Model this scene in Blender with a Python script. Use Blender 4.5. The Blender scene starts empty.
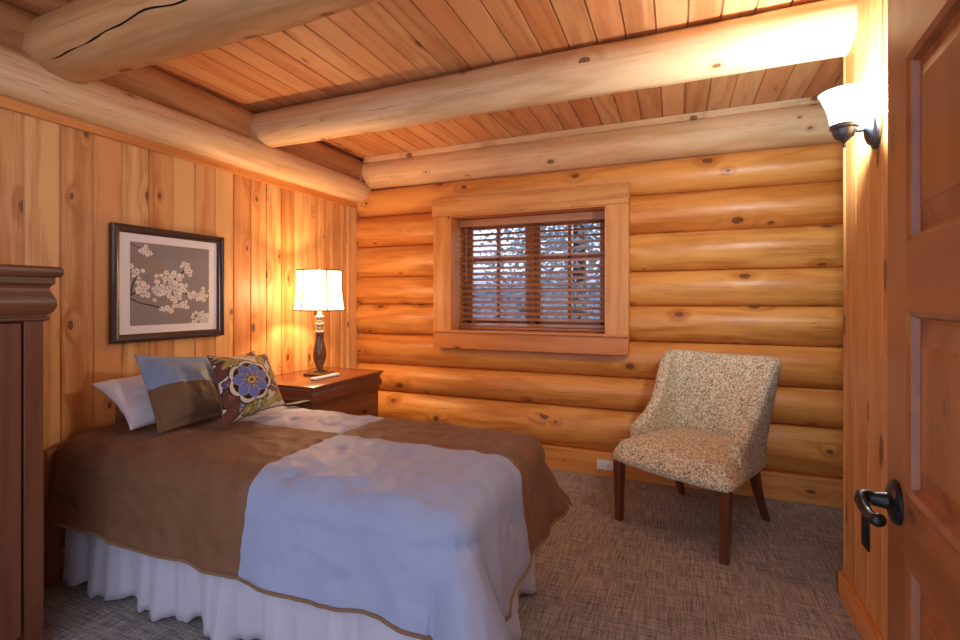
import bpy, math, random
import numpy as np
from mathutils import Vector, Matrix, noise as mnoise
from math import sin, cos, pi, sqrt, hypot, radians

random.seed(7)
SC = bpy.context.scene
COL = SC.collection

# ------------------------------------------------------------------ materials
class NT:
    def __init__(s, name):
        s.m = bpy.data.materials.new(name); s.m.use_nodes = True
        s.t = s.m.node_tree; s.t.nodes.clear()
        s.out = s.t.nodes.new('ShaderNodeOutputMaterial')
    def n(s, typ, **kw):
        x = s.t.nodes.new(typ)
        for k, v in kw.items(): setattr(x, k, v)
        return x
    def l(s, a, b): s.t.links.new(a, b)
    def put(s, inp, v):
        if hasattr(v, 'is_linked') or isinstance(v, bpy.types.NodeSocket): s.l(v, inp)
        else: inp.default_value = v
    def math(s, op, a, b=None, c=None, clamp=False):
        x = s.n('ShaderNodeMath', operation=op, use_clamp=clamp)
        s.put(x.inputs[0], a)
        if b is not None: s.put(x.inputs[1], b)
        if c is not None: s.put(x.inputs[2], c)
        return x.outputs[0]
    def mapr(s, v, a, b, c, d, smooth=False):
        x = s.n('ShaderNodeMapRange')
        if smooth: x.interpolation_type = 'SMOOTHSTEP'
        s.put(x.inputs[0], v)
        for i, q in enumerate((a, b, c, d)): s.put(x.inputs[i+1], q)
        return x.outputs[0]
    def comb(s, a, b, c=0.0):
        x = s.n('ShaderNodeCombineXYZ')
        s.put(x.inputs[0], a); s.put(x.inputs[1], b); s.put(x.inputs[2], c)
        return x.outputs[0]
    def noise(s, vec, scale, detail=2, rough=.5, dist=0, out=0):
        x = s.n('ShaderNodeTexNoise'); s.l(vec, x.inputs['Vector'])
        x.inputs['Scale'].default_value = scale; x.inputs['Detail'].default_value = detail
        x.inputs['Roughness'].default_value = rough; x.inputs['Distortion'].default_value = dist
        return x.outputs[out]
    def mix(s, f, a, b, mode='MIX'):
        x = s.n('ShaderNodeMix', data_type='RGBA', blend_type=mode)
        s.put(x.inputs['Factor'], f)
        for i, v in ((6, a), (7, b)):
            if isinstance(v, tuple): x.inputs[i].default_value = (v[0], v[1], v[2], 1)
            else: s.l(v, x.inputs[i])
        return x.outputs[2]
    def bsdf(s, col, rough=.5, spec=.5, bump=None, bstr=.2, bdist=.01, **kw):
        p = s.n('ShaderNodeBsdfPrincipled')
        if isinstance(col, tuple): p.inputs['Base Color'].default_value = (col[0], col[1], col[2], 1)
        else: s.l(col, p.inputs['Base Color'])
        s.put(p.inputs['Roughness'], rough)
        p.inputs['Specular IOR Level'].default_value = spec
        for k, v in kw.items(): p.inputs[k.replace('_', ' ')].default_value = v
        if bump is not None:
            b = s.n('ShaderNodeBump'); b.inputs['Strength'].default_value = bstr; b.inputs['Distance'].default_value = bdist
            s.l(bump, b.inputs['Height']); s.l(b.outputs[0], p.inputs['Normal'])
        s.l(p.outputs[0], s.out.inputs[0]); return p

def wood(name, light, dark, knotc=(.13, .045, .016), rough=.42, spec=.35, freq=55, contour=7, tone=.5, hue=.35,
         knots=True, kx=5.0, ky=2.0, kth=.55, ksize=.11, fiber=.8, check=0.0, coat=0.0):
    """u runs across the grain and v along it, both in metres; rnd is one number per board or log"""
    s = NT(name)
    uv = s.n('ShaderNodeUVMap', uv_map='UVMap')
    at = s.n('ShaderNodeAttribute', attribute_type='GEOMETRY', attribute_name='rnd')
    r = at.outputs['Fac']
    sep = s.n('ShaderNodeSeparateXYZ'); s.l(uv.outputs[0], sep.inputs[0])
    u = s.math('MULTIPLY_ADD', r, 13.7, sep.outputs[0]); v = s.math('MULTIPLY_ADD', r, 37.3, sep.outputs[1])
    warp = s.noise(s.comb(s.math('MULTIPLY', u, 7), s.math('MULTIPLY', v, .9)), 1.0, 2, .5)
    g = s.math('MULTIPLY_ADD', warp, contour*2, s.math('MULTIPLY', u, freq))
    if knots:
        vo = s.n('ShaderNodeTexVoronoi', voronoi_dimensions='2D'); vo.inputs['Scale'].default_value = 1
        wob = s.noise(s.comb(s.math('MULTIPLY', u, 40), s.math('MULTIPLY', v, 25)), 1, 2)
        s.l(s.comb(s.math('MULTIPLY_ADD', wob, .05, s.math('MULTIPLY', u, kx)), s.math('MULTIPLY', v, ky)), vo.inputs['Vector'])
        dist = vo.outputs['Distance']
        cs = s.n('ShaderNodeSeparateColor'); s.l(vo.outputs['Color'], cs.inputs[0])
        on = s.math('GREATER_THAN', cs.outputs[0], kth)
        size = s.math('MULTIPLY_ADD', cs.outputs[1], ksize, ksize*.35)
        size = s.math('MULTIPLY', size, on)
        rel = s.math('DIVIDE', dist, s.math('ADD', size, .0005))
        core = s.math('MULTIPLY', s.mapr(rel, .55, 1.0, 1, 0, True), on)
        halo = s.math('MULTIPLY', s.mapr(rel, .8, 3.6, 1, 0, True), on)
        g = s.math('MULTIPLY_ADD', halo, 4.5, g)
    band = s.math('MULTIPLY_ADD', s.math('SINE', g), .5, .5)
    band = s.math('POWER', band, 1.6)
    fib = s.noise(s.comb(s.math('MULTIPLY', u, 260), s.math('MULTIPLY', v, 5)), 1, 3, .6)
    blot = s.noise(s.comb(s.math('MULTIPLY', u, 5), s.math('MULTIPLY', v, 1.6)), 1, 3, .6)
    f = s.math('ADD', s.math('MULTIPLY', band, .55), s.math('MULTIPLY', s.math('SUBTRACT', fib, .5), fiber*2))
    stk = s.noise(s.comb(s.math('MULTIPLY', u, 48), s.math('MULTIPLY', v, 1.3)), 1, 4, .65)
    f = s.math('ADD', f, s.math('MULTIPLY', s.math('SUBTRACT', stk, .5), 1.1))
    f = s.math('ADD', f, s.mapr(blot, .3, .7, -.12, .30))
    f = s.math('ADD', f, s.math('MULTIPLY', s.math('SUBTRACT', r, .5), tone), clamp=True)
    c = s.mix(f, light, dark)
    # board to board drift between yellow and red
    r2 = s.math('FRACT', s.math('MULTIPLY', r, 7.31))
    c = s.mix(s.math('MULTIPLY', r2, hue), c, (dark[0]*1.25, dark[1]*.9, dark[2]*.75))
    if check:
        ck = s.noise(s.comb(s.math('MULTIPLY', u, 26), s.math('MULTIPLY', v, .7)), 1, 4, .55)
        line = s.mapr(s.math('ABSOLUTE', s.math('SUBTRACT', ck, .5)), 0, .006, check, 0)
        gate = s.mapr(s.noise(s.comb(s.math('MULTIPLY', u, 3), s.math('MULTIPLY', v, 1.1)), 1, 1), .5, .62, 0, 1)
        line = s.math('MULTIPLY', line, gate)
        c = s.mix(line, c, (.08, .035, .015))
    if knots:
        ring = s.math('MULTIPLY_ADD', s.math('SINE', s.math('MULTIPLY', rel, 14)), .15, .85)
        c = s.mix(s.math('MULTIPLY', halo, .25), c, (dark[0]*.8, dark[1]*.62, dark[2]*.5))
        c = s.mix(s.math('MULTIPLY', core, ring), c, knotc)
    s.bsdf(c, rough, spec, bump=s.math('ADD', fib, s.math('MULTIPLY', band, .3)), bstr=.12, bdist=.003, Coat_Weight=coat, Coat_Roughness=.2)
    return s.m

def plain(name, col, rough=.5, spec=.5, metallic=0, noise_amt=.12, nscale=30, **kw):
    s = NT(name)
    tc = s.n('ShaderNodeTexCoord')
    nz = s.noise(tc.outputs['Object'], nscale, 3)
    c = s.mix(nz, tuple(x*(1-noise_amt) for x in col), tuple(min(1, x*(1+noise_amt)) for x in col))
    s.bsdf(c, rough, spec, Metallic=metallic, **kw)
    return s.m

def cloth(name, col, col2=None, weave=900, rough=.85, bstr=.15, sheen=.2, wr=14, wamt=.0):
    s = NT(name)
    tc = s.n('ShaderNodeTexCoord')
    nz = s.noise(tc.outputs['Object'], 6, 4, .6)
    fine = s.noise(tc.outputs['Object'], weave, 2)
    wrk = s.noise(tc.outputs['Object'], wr, 4, .6, .6)
    c2 = col2 or tuple(x*.86 for x in col)
    c = s.mix(s.mapr(nz, .3, .7, 0, 1), col, c2)
    h = s.math('ADD', s.math('MULTIPLY', fine, .12), s.math('MULTIPLY', wrk, wamt))
    s.bsdf(c, rough, .25, bump=h, bstr=bstr, bdist=.01, Sheen_Weight=sheen)
    return s.m

def painted(name, rough=.8, attr='paint', sheen=.1, bstr=.1):
    s = NT(name)
    at = s.n('ShaderNodeAttribute', attribute_type='GEOMETRY', attribute_name=attr)
    tc = s.n('ShaderNodeTexCoord')
    fine = s.noise(tc.outputs['Object'], 700, 2)
    s.bsdf(at.outputs['Color'], rough, .2, bump=fine, bstr=bstr, bdist=.002, Sheen_Weight=sheen)
    return s.m

def tweed():
    s = NT('tweed_fabric')
    tc = s.n('ShaderNodeTexCoord')
    mp = s.n('ShaderNodeMapping'); s.l(tc.outputs['Object'], mp.inputs[0]); mp.inputs['Rotation'].default_value = (0, 0, radians(28))
    vo = s.n('ShaderNodeTexVoronoi'); vo.inputs['Scale'].default_value = 190; vo.inputs['Randomness'].default_value = .75
    s.l(mp.outputs[0], vo.inputs['Vector'])
    cs = s.n('ShaderNodeSeparateColor'); s.l(vo.outputs['Color'], cs.inputs[0])
    n1 = s.noise(mp.outputs[0], 55, 3, .7)
    f = s.math('ADD', cs.outputs[0], s.math('MULTIPLY', s.math('SUBTRACT', n1, .5), 1.2))
    f = s.math('SUBTRACT', f, s.math('MULTIPLY', vo.outputs['Distance'], .55))
    f = s.mapr(f, -.35, .55, 0, 1)
    c = s.mix(f, (.17, .105, .055), (.90, .83, .60))
    h = s.mapr(vo.outputs['Distance'], 0, .6, 1, 0)
    s.bsdf(c, .95, .12, bump=h, bstr=.5, bdist=.004, Sheen_Weight=.1)
    return s.m

def carpet():
    s = NT('carpet_weave')
    tc = s.n('ShaderNodeTexCoord')
    sep = s.n('ShaderNodeSeparateXYZ'); s.l(tc.outputs['Object'], sep.inputs[0])
    x, y = sep.outputs[0], sep.outputs[1]
    sx = s.noise(s.comb(s.math('MULTIPLY', x, 120), s.math('MULTIPLY', y, 7)), 1, 3, .6)
    sy = s.noise(s.comb(s.math('MULTIPLY', x, 7), s.math('MULTIPLY', y, 120)), 1, 3, .6)
    fine = s.noise(s.comb(s.math('MULTIPLY', x, 170), s.math('MULTIPLY', y, 170)), 1, 2, .7)
    big = s.noise(s.comb(x, y), 1.7, 2)
    f = s.math('ADD', s.math('MULTIPLY', s.math('SUBTRACT', sx, .5), 1.8), s.math('MULTIPLY', s.math('SUBTRACT', sy, .5), 1.6))
    f = s.math('ADD', f, s.math('MULTIPLY', s.math('SUBTRACT', fine, .5), 1.9))
    f = s.math('ADD', f, .48, clamp=True)
    c = s.mix(f, (.105, .094, .090), (.54, .50, .47))
    c = s.mix(s.mapr(big, .35, .65, 0, .25), c, (.14, .125, .125))
    s.bsdf(c, .95, .1, bump=f, bstr=.45, bdist=.006, Sheen_Weight=.1)
    return s.m

M = {}
M['pine_wall'] = wood('pine_wall', (.78, .47, .19), (.47, .19, .05), tone=.95, hue=.5, kx=5.6, ky=2.8, kth=.42, ksize=.085)
M['pine_wall_r'] = wood('pine_wall_right', (.64, .34, .12), (.44, .19, .05), tone=.5, hue=.3, kx=5.2, ky=1.6, kth=.6, ksize=.09)
M['pine_ceiling'] = wood('pine_ceiling', (.68, .37, .165), (.43, .175, .060), tone=.85, hue=.5, kx=5.2, ky=1.6, kth=.7, ksize=.09, contour=9)
M['log_wall'] = wood('log_wall', (.80, .385, .095), (.50, .165, .026), freq=30, contour=10, tone=.7, hue=.35, kx=4.2, ky=2.4, kth=.5, ksize=.085, fiber=.7, check=.7, rough=.38, spec=.4)
M['log_beam'] = wood('log_beam', (.76, .56, .33), (.53, .32, .135), freq=24, contour=8, tone=.35, hue=.3, kx=4.0, ky=2.6, kth=.45, ksize=.075, fiber=.3, check=.8, rough=.5)
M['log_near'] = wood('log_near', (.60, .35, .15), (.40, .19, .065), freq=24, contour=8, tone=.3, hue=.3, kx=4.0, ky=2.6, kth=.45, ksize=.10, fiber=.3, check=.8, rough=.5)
M['log_brown'] = wood('log_brown', (.56, .30, .12), (.34, .145, .045), freq=24, contour=8, tone=.2, kx=4.0, ky=2.2, kth=.6, ksize=.11, check=.9, rough=.55)
M['casing'] = wood('casing_wood', (.74, .36, .105), (.50, .185, .04), tone=.6, hue=.5, kx=6.5, ky=3, kth=.6, ksize=.08, rough=.36, spec=.4)
M['door_wood'] = wood('door_wood', (.36, .118, .035), (.21, .058, .016), tone=.3, hue=.3, kx=5, ky=2.2, kth=.7, ksize=.1, rough=.33, spec=.45)
M['cherry'] = wood('cherry_wood', (.22, .062, .022), (.13, .032, .012), knots=False, tone=.2, hue=.2, rough=.25, spec=.5, freq=80, coat=.3)
M['armoire'] = wood('dark_cherry_wood', (.16, .058, .025), (.10, .033, .014), knots=False, tone=.2, hue=.2, rough=.42, spec=.35, freq=80, coat=.04)
M['leg'] = wood('chair_leg_wood', (.17, .055, .022), (.10, .028, .011), knots=False, tone=.1, hue=.1, rough=.3, spec=.5)
M['frame_wood'] = wood('frame_wood', (.055, .024, .016), (.032, .013, .010), knots=False, tone=.1, hue=.1, rough=.28, spec=.5, coat=.3)
M['slat'] = wood('slat_wood', (.50, .22, .085), (.34, .13, .045), knots=False, tone=.3, hue=.2, rough=.35, spec=.5)
M['headboard'] = wood('headboard_wood', (.30, .135, .055), (.18, .07, .025), tone=.2, kth=.8)
M['dark'] = plain('dark_gap', (.02, .012, .008), .9, .1)
M['crack'] = plain('crack_shadow', (.03, .014, .007), .95, .05)
M['carpet'] = carpet()
M['tweed'] = tweed()
M['brown'] = cloth('brown_satin', (.19, .088, .040), (.155, .069, .031), rough=.6, sheen=.05, wamt=.5, bstr=.25)
M['blue'] = cloth('blue_satin', (.315, .345, .475), (.275, .305, .445), rough=.5, sheen=.1, wamt=.5, bstr=.25)
M['sham_brown'] = cloth('sham_brown_satin', (.15, .088, .046), (.13, .075, .04), rough=.6, sheen=.05, wamt=.5, bstr=.25)
M['sham_blue'] = cloth('sham_blue_satin', (.17, .26, .42), (.22, .31, .46), rough=.45, sheen=.1, wamt=.5, bstr=.25)
M['piping'] = cloth('tan_piping', (.22, .125, .060))
M['white_cloth'] = cloth('white_cotton', (.74, .69, .72), (.70, .655, .70), wamt=.5, bstr=.3)
M['skirt'] = cloth('skirt_cotton', (.56, .52, .60), (.51, .48, .56), wamt=.6, bstr=.3)
M['mattress'] = cloth('mattress_ticking', (.6, .58, .56))
M['floral'] = painted('floral_print')
M['print'] = painted('blossom_print', rough=.5, bstr=.02)
M['mat_board'] = plain('mat_board', (.90, .87, .87), .8, .2, noise_amt=.02)
M['bronze'] = plain('dark_bronze', (.035, .030, .034), .32, .5, .75)
M['bronze2'] = plain('blued_bronze', (.10, .115, .15), .38, .5, .6)
M['white_plastic'] = plain('white_plastic', (.78, .77, .76), .35, .5, noise_amt=.02)
M['black_plastic'] = plain('black_plastic', (.015, .015, .018), .35, .5)
M['grey_plastic'] = plain('grey_plastic', (.25, .25, .27), .4, .5)
M['cord'] = plain('blind_cord', (.50, .34, .22), .8)
M['trim_brown'] = plain('brown_trim', (.10, .052, .025), .6)
M['lamp_wood'] = wood('lamp_wood', (.20, .085, .035), (.085, .032, .014), knots=False, tone=.1, hue=.1, freq=150, rough=.25, spec=.5, coat=.4)
M['lamp_bead'] = plain('antique_silver', (.72, .62, .48), .22, .5, .75, noise_amt=.3, nscale=120)
M['bark'] = plain('bark', (.06, .045, .035), .9, .1, noise_amt=.5, nscale=12)
M['leaves'] = plain('leaves', (.32, .42, .48), .55, .5, noise_amt=.6, nscale=4)
M['turf'] = plain('turf', (.10, .13, .09), .95, .1, noise_amt=.5, nscale=3)
M['siding'] = plain('pale_siding', (.56, .56, .76), .8, .2, noise_amt=.05)

def glass_mat():
    s = NT('window_glass')
    tr = s.n('ShaderNodeBsdfTransparent'); gl = s.n('ShaderNodeBsdfGlossy'); gl.inputs['Roughness'].default_value = .02
    tr.inputs['Color'].default_value = (.985, .99, .99, 1)
    mx = s.n('ShaderNodeMixShader'); fr = s.n('ShaderNodeLayerWeight'); fr.inputs['Blend'].default_value = .12
    s.l(s.mapr(s.math('POWER', fr.outputs['Facing'], 2.0), 0, 1, .03, .45), mx.inputs[0]); s.l(tr.outputs[0], mx.inputs[1]); s.l(gl.outputs[0], mx.inputs[2]); s.l(mx.outputs[0], s.out.inputs[0])
    return s.m
M['glass'] = glass_mat()

def glow_mat(name, col, transl, emis_col, emis, clear):
    s = NT(name)
    d = s.n('ShaderNodeBsdfDiffuse'); d.inputs['Color'].default_value = (*col, 1)
    t = s.n('ShaderNodeBsdfTranslucent'); t.inputs['Color'].default_value = (*col, 1)
    mx = s.n('ShaderNodeMixShader'); mx.inputs[0].default_value = transl
    s.l(d.outputs[0], mx.inputs[1]); s.l(t.outputs[0], mx.inputs[2])
    e = s.n('ShaderNodeEmission'); e.inputs['Color'].default_value = (*emis_col, 1); e.inputs['Strength'].default_value = emis
    ad = s.n('ShaderNodeAddShader'); s.l(mx.outputs[0], ad.inputs[0]); s.l(e.outputs[0], ad.inputs[1])
    tp = s.n('ShaderNodeBsdfTransparent'); m2 = s.n('ShaderNodeMixShader'); m2.inputs[0].default_value = clear
    s.l(ad.outputs[0], m2.inputs[1]); s.l(tp.outputs[0], m2.inputs[2])
    s.l(m2.outputs[0], s.out.inputs[0]); return s.m
M['shade'] = glow_mat('lampshade_linen', (.34, .31, .25), .5, (1.0, .90, .72), .6, .30)
M['shade_glass'] = glow_mat('frosted_glass', (.16, .16, .16), .8, (.97, .98, 1.0), 4.0, .75)

# ------------------------------------------------------------------ mesh building
class MB:
    def __init__(s): s.v = []; s.f = []; s.uv = []; s.r = []; s.m = []
    def vert(s, p): s.v.append((p[0], p[1], p[2])); return len(s.v)-1
    def face(s, idx, uvs=None, r=.5, m=0):
        s.f.append(tuple(idx)); s.r.append(r); s.m.append(m)
        if uvs is None: uvs = [(s.v[i][0]+s.v[i][1], s.v[i][2]) for i in idx]
        s.uv.extend(uvs)
    def poly(s, pts, uvs=None, r=.5, m=0):
        s.face([s.vert(p) for p in pts], uvs, r, m)
    def box(s, x0, x1, y0, y1, z0, z1, g=2, r=.5, m=0, T=None):
        P = [(x, y, z) for x in (x0, x1) for y in (y0, y1) for z in (z0, z1)]
        b = len(s.v)
        s.v.extend([tuple(T @ Vector(p)) if T else p for p in P])
        for q in ((0,1,3,2), (4,6,7,5), (0,4,5,1), (2,3,7,6), (0,2,6,4), (1,5,7,3)):
            uv = []
            for i in q:
                p = P[i]; o = [p[k] for k in range(3) if k != g]
                uv.append((o[0]+o[1], p[g]))
            s.face([b+i for i in q], uv, r, m)
    def grid(s, fn, n, k, r=.5, m=0, closed_i=False, closed_j=False, mf=None):
        b = len(s.v); uvs = []
        for i in range(n):
            for j in range(k):
                p, uv = fn(i, j); s.v.append(tuple(p)); uvs.append(uv)
        for i in range(n if closed_i else n-1):
            for j in range(k if closed_j else k-1):
                i2, j2 = (i+1) % n, (j+1) % k
                q = (i*k+j, i2*k+j, i2*k+j2, i*k+j2)
                s.face([b+x for x in q], [uvs[x] for x in q], r, mf(i, j) if mf else m)
        return b
    def lathe(s, prof, c=(0,0,0), seg=32, axis='z', r=.5, m=0, T=None, caps=True):
        b = len(s.v); n = len(prof)
        L = 0
        for i, (rad, h) in enumerate(prof):
            if i: L += hypot(rad-prof[i-1][0], h-prof[i-1][1])
            for k in range(seg):
                a = 2*pi*k/seg
                p = Vector((rad*cos(a), rad*sin(a), h))
                if T is not None: p = T @ p
                s.v.append((p[0]+c[0], p[1]+c[1], p[2]+c[2]))
        for i in range(n-1):
            for k in range(seg):
                k2 = (k+1) % seg
                q = (b+i*seg+k, b+i*seg+k2, b+(i+1)*seg+k2, b+(i+1)*seg+k)
                rr = max(prof[i][0], .01)
                s.face(q, [(k/seg*6.28*rr, prof[i][1]), ((k+1)/seg*6.28*rr, prof[i][1]), ((k+1)/seg*6.28*rr, prof[i+1][1]), (k/seg*6.28*rr, prof[i+1][1])], r, m)
        if caps:
            s.face([b+k for k in range(seg)][::-1], None, r, m)
            s.face([b+(n-1)*seg+k for k in range(seg)], None, r, m)
    def tube(s, path, rad, seg=10, r=.5, m=0, caps=True, flat=1.0):
        path = [Vector(p) for p in path]; n = len(path); b = len(s.v)
        rads = rad if isinstance(rad, (list, tuple)) else [rad]*n
        L = 0; up = None
        for i, p in enumerate(path):
            t = (path[min(i+1, n-1)] - path[max(i-1, 0)]).normalized()
            if up is None:
                up = Vector((0,0,1)) if abs(t.z) < .9 else Vector((1,0,0))
            e1 = t.cross(up).normalized(); e2 = e1.cross(t).normalized(); up = e2
            for k in range(seg):
                a = 2*pi*k/seg
                s.v.append(tuple(p + e1*rads[i]*cos(a) + e2*rads[i]*flat*sin(a)))
        for i in range(n-1):
            L2 = L + (path[i+1]-path[i]).length
            for k in range(seg):
                k2 = (k+1) % seg; R = rads[i]
                s.face((b+i*seg+k, b+i*seg+k2, b+(i+1)*seg+k2, b+(i+1)*seg+k),
                       [(k/seg*6.28*R, L), ((k+1)/seg*6.28*R, L), ((k+1)/seg*6.28*R, L2), (k/seg*6.28*R, L2)], r, m)
            L = L2
        if caps:
            s.face([b+k for k in range(seg)][::-1], None, r, m); s.face([b+(n-1)*seg+k for k in range(seg)], None, r, m)
    def planks(s, o, U, V, N, widths, length, bev=.006, dep=.008, rnd=None, m=0, v0=0):
        """tongue and groove boards laid side by side along U, running along V, facing N"""
        o, U, V, N = Vector(o), Vector(U), Vector(V), Vector(N)
        x = 0
        for w in widths:
            r = rnd() if rnd else random.random()
            pr = [(x, -dep), (x+bev*.35, -dep), (x+bev, 0), (x+w-bev, 0), (x+w-bev*.35, -dep), (x+w, -dep)]
            a = [o + U*c + N*h for c, h in pr]; z = [p + V*length for p in a]
            b = len(s.v); s.v.extend([tuple(p) for p in a]); s.v.extend([tuple(p) for p in z])
            k = len(pr)
            flip = U.cross(V).dot(N) < 0
            for i in range(k-1):
                q = [b+i, b+i+1, b+k+i+1, b+k+i]
                uu = [(pr[i][0]-x, v0), (pr[i+1][0]-x, v0), (pr[i+1][0]-x, v0+length), (pr[i][0]-x, v0+length)]
                if flip: q = q[::-1]; uu = uu[::-1]
                s.face(q, uu, r, m)
            x += w
    def loft_rect(s, x0, x1, y0, y1, prof, g=None, r=.5, m=0):
        """rings round a rectangle: prof is a list of (outward offset, z)"""
        b = len(s.v)
        for o, z in prof:
            s.v.extend([(x0-o, y0-o, z), (x1+o, y0-o, z), (x1+o, y1+o, z), (x0-o, y1+o, z)])
        for i in range(len(prof)-1):
            for k in range(4):
                k2 = (k+1) % 4
                q = (b+i*4+k, b+i*4+k2, b+i*4+4+k2, b+i*4+4+k)
                ax = 0 if k in (0, 2) else 1
                s.face(q, [(s.v[j][2] + prof[i][0]*.3, s.v[j][ax]) for j in q], r, m)
        n = len(prof)-1
        s.face([b+3, b+2, b+1, b], [(s.v[j][0], s.v[j][1]) for j in (b+3, b+2, b+1, b)], r, m)
        q = [b+n*4+i for i in range(4)]; s.face(q, [(s.v[j][0], s.v[j][1]) for j in q], r, m)
    def build(s, name, mats, parent=None, smooth=True, ang=35, bevel=0, solid=0, subsurf=0, origin=None, weld=False):
        me = bpy.data.meshes.new(name)
        if parent is not None: o = Vector(parent['_o']) if '_o' in parent else Vector(parent.location)
        elif origin is not None: o = Vector(origin)
        else:
            A = np.array(s.v); o = Vector(((A[:,0].min()+A[:,0].max())/2, (A[:,1].min()+A[:,1].max())/2, A[:,2].min()))
        me.from_pydata([(p[0]-o[0], p[1]-o[1], p[2]-o[2]) for p in s.v], [], s.f)
        uvl = me.uv_layers.new(name='UVMap')
        uvl.data.foreach_set('uv', np.array(s.uv, dtype=np.float32).ravel())
        at = me.attributes.new('rnd', 'FLOAT', 'FACE'); at.data.foreach_set('value', np.array(s.r, dtype=np.float32))
        for mm in (mats if isinstance(mats, (list, tuple)) else [mats]): me.materials.append(M[mm])
        me.polygons.foreach_set('material_index', s.m)
        me.polygons.foreach_set('use_smooth', [smooth]*len(s.f))
        me.update()
        if smooth and ang < 180: me.set_sharp_from_angle(angle=radians(ang))
        ob = bpy.data.objects.new(name, me); COL.objects.link(ob)
        if parent is not None:
            ob.parent = parent
            ob['_o'] = tuple(o)
        else:
            ob.location = o; ob['_o'] = tuple(o)
        if weld: md = ob.modifiers.new('weld', 'WELD'); md.merge_threshold = .0004
        if solid: md = ob.modifiers.new('solid', 'SOLIDIFY'); md.thickness = solid; md.offset = -1
        if subsurf: md = ob.modifiers.new('sub', 'SUBSURF'); md.levels = subsurf; md.render_levels = subsurf
        if bevel:
            md = ob.modifiers.new('bev', 'BEVEL'); md.width = bevel; md.segments = 2; md.limit_method = 'ANGLE'; md.angle_limit = radians(40)
        return ob

def paint(ob, colors):
    me = ob.data
    at = me.color_attributes.new('paint', 'FLOAT_COLOR', 'POINT')
    at.data.foreach_set('color', np.concatenate([colors, np.ones((len(colors), 1))], 1).astype(np.float32).ravel())

def tag(o, label, cat=None, group=None, kind=None):
    o['label'] = label
    if cat: o['category'] = cat
    if group: o['group'] = group
    if kind: o['kind'] = kind
    return o
def thing(name, loc, label, cat, group=None, kind=None):
    o = bpy.data.objects.new(name, None); COL.objects.link(o); o.location = loc; o.empty_display_size = .1
    o['_o'] = tuple(loc)
    return tag(o, label, cat, group, kind)
def sm(t): t = max(0, min(1, t)); return t*t*(3-2*t)

# ------------------------------------------------------------------ room dimensions (metres; camera stands at x=0 y=0)
XL, XR, YB, H = -2.70, .672, 3.62, 2.577
YEND = 2.545           # free end of the right partition
XA = 1.75              # far side of the alcove behind the partition
YF = -.45              # where the room shell stops behind the camera

# floor
b = MB(); b.box(XL-.3, XA+.1, YF, 3.9, -.06, 0)
tag(b.build('floor', 'carpet'), 'grey brown woven carpet covering the bedroom floor', 'floor', kind='structure')

# ceiling boards run away from the camera
b = MB(); P = .1371
x0 = -.64 - P*17
b.planks((x0, YF, H), (1,0,0), (0,1,0), (0,0,-1), [P]*int((XA+.1-x0)/P+1), 3.9-YF, bev=.006, dep=.009)
b.box(x0, XA+.1, YF, 3.9, H+.012, H+.06)
tag(b.build('ceiling', 'pine_ceiling'), 'tongue and groove pine board ceiling', 'ceiling', kind='structure')

# left wall: vertical boards
b = MB()
y0 = 1.2116 - P*13
b.planks((XL, y0, 0), (0,1,0), (0,0,1), (1,0,0), [P]*31, 2.17, bev=.006, dep=.007)
b.box(XL-.2, XL-.01, y0, 3.9, 0, H)
tag(b.build('wall_left', 'pine_wall'), 'left wall of vertical knotty pine boards', 'wall', kind='structure')

def log(b, p0, p1, r, rnd, seg=28, wob=.006, seed=0, taper=0, n=40, a0=0, a1=2*pi, m=0, ry=None):
    """a log from p0 to p1 with slow wobble"""
    p0, p1 = Vector(p0), Vector(p1); t = (p1-p0).normalized(); L = (p1-p0).length
    e2 = Vector((0,0,1)); e1 = t.cross(e2).normalized(); e2 = e1.cross(t)
    full = abs(a1-a0-2*pi) < 1e-6
    ry = ry or r
    def fn(i, j):
        s_ = i/(n-1); a = a0 + (a1-a0)*j/(seg if full else seg-1)
        nz = mnoise.noise(Vector((s_*L*1.3+seed*9.1, cos(a)*.8, sin(a)*.8+seed)))*wob + mnoise.noise(Vector((s_*L*4+seed*5.3, cos(a)*1.6, sin(a)*1.6)))*wob*.45
        k = 1 + taper*(s_-.5) + nz/r
        return p0 + t*(s_*L) + e1*cos(a)*r*k + e2*sin(a)*ry*k, (a*r, s_*L)
    bb = b.grid(fn, n, seg, r=rnd, m=m, closed_j=full)
    if full:
        for row, fl in ((0, 0), (n-1, 1)):
            q = [bb+row*seg+k for k in range(seg)]
            b.face(q if fl else q[::-1], None, rnd, m)

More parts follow.
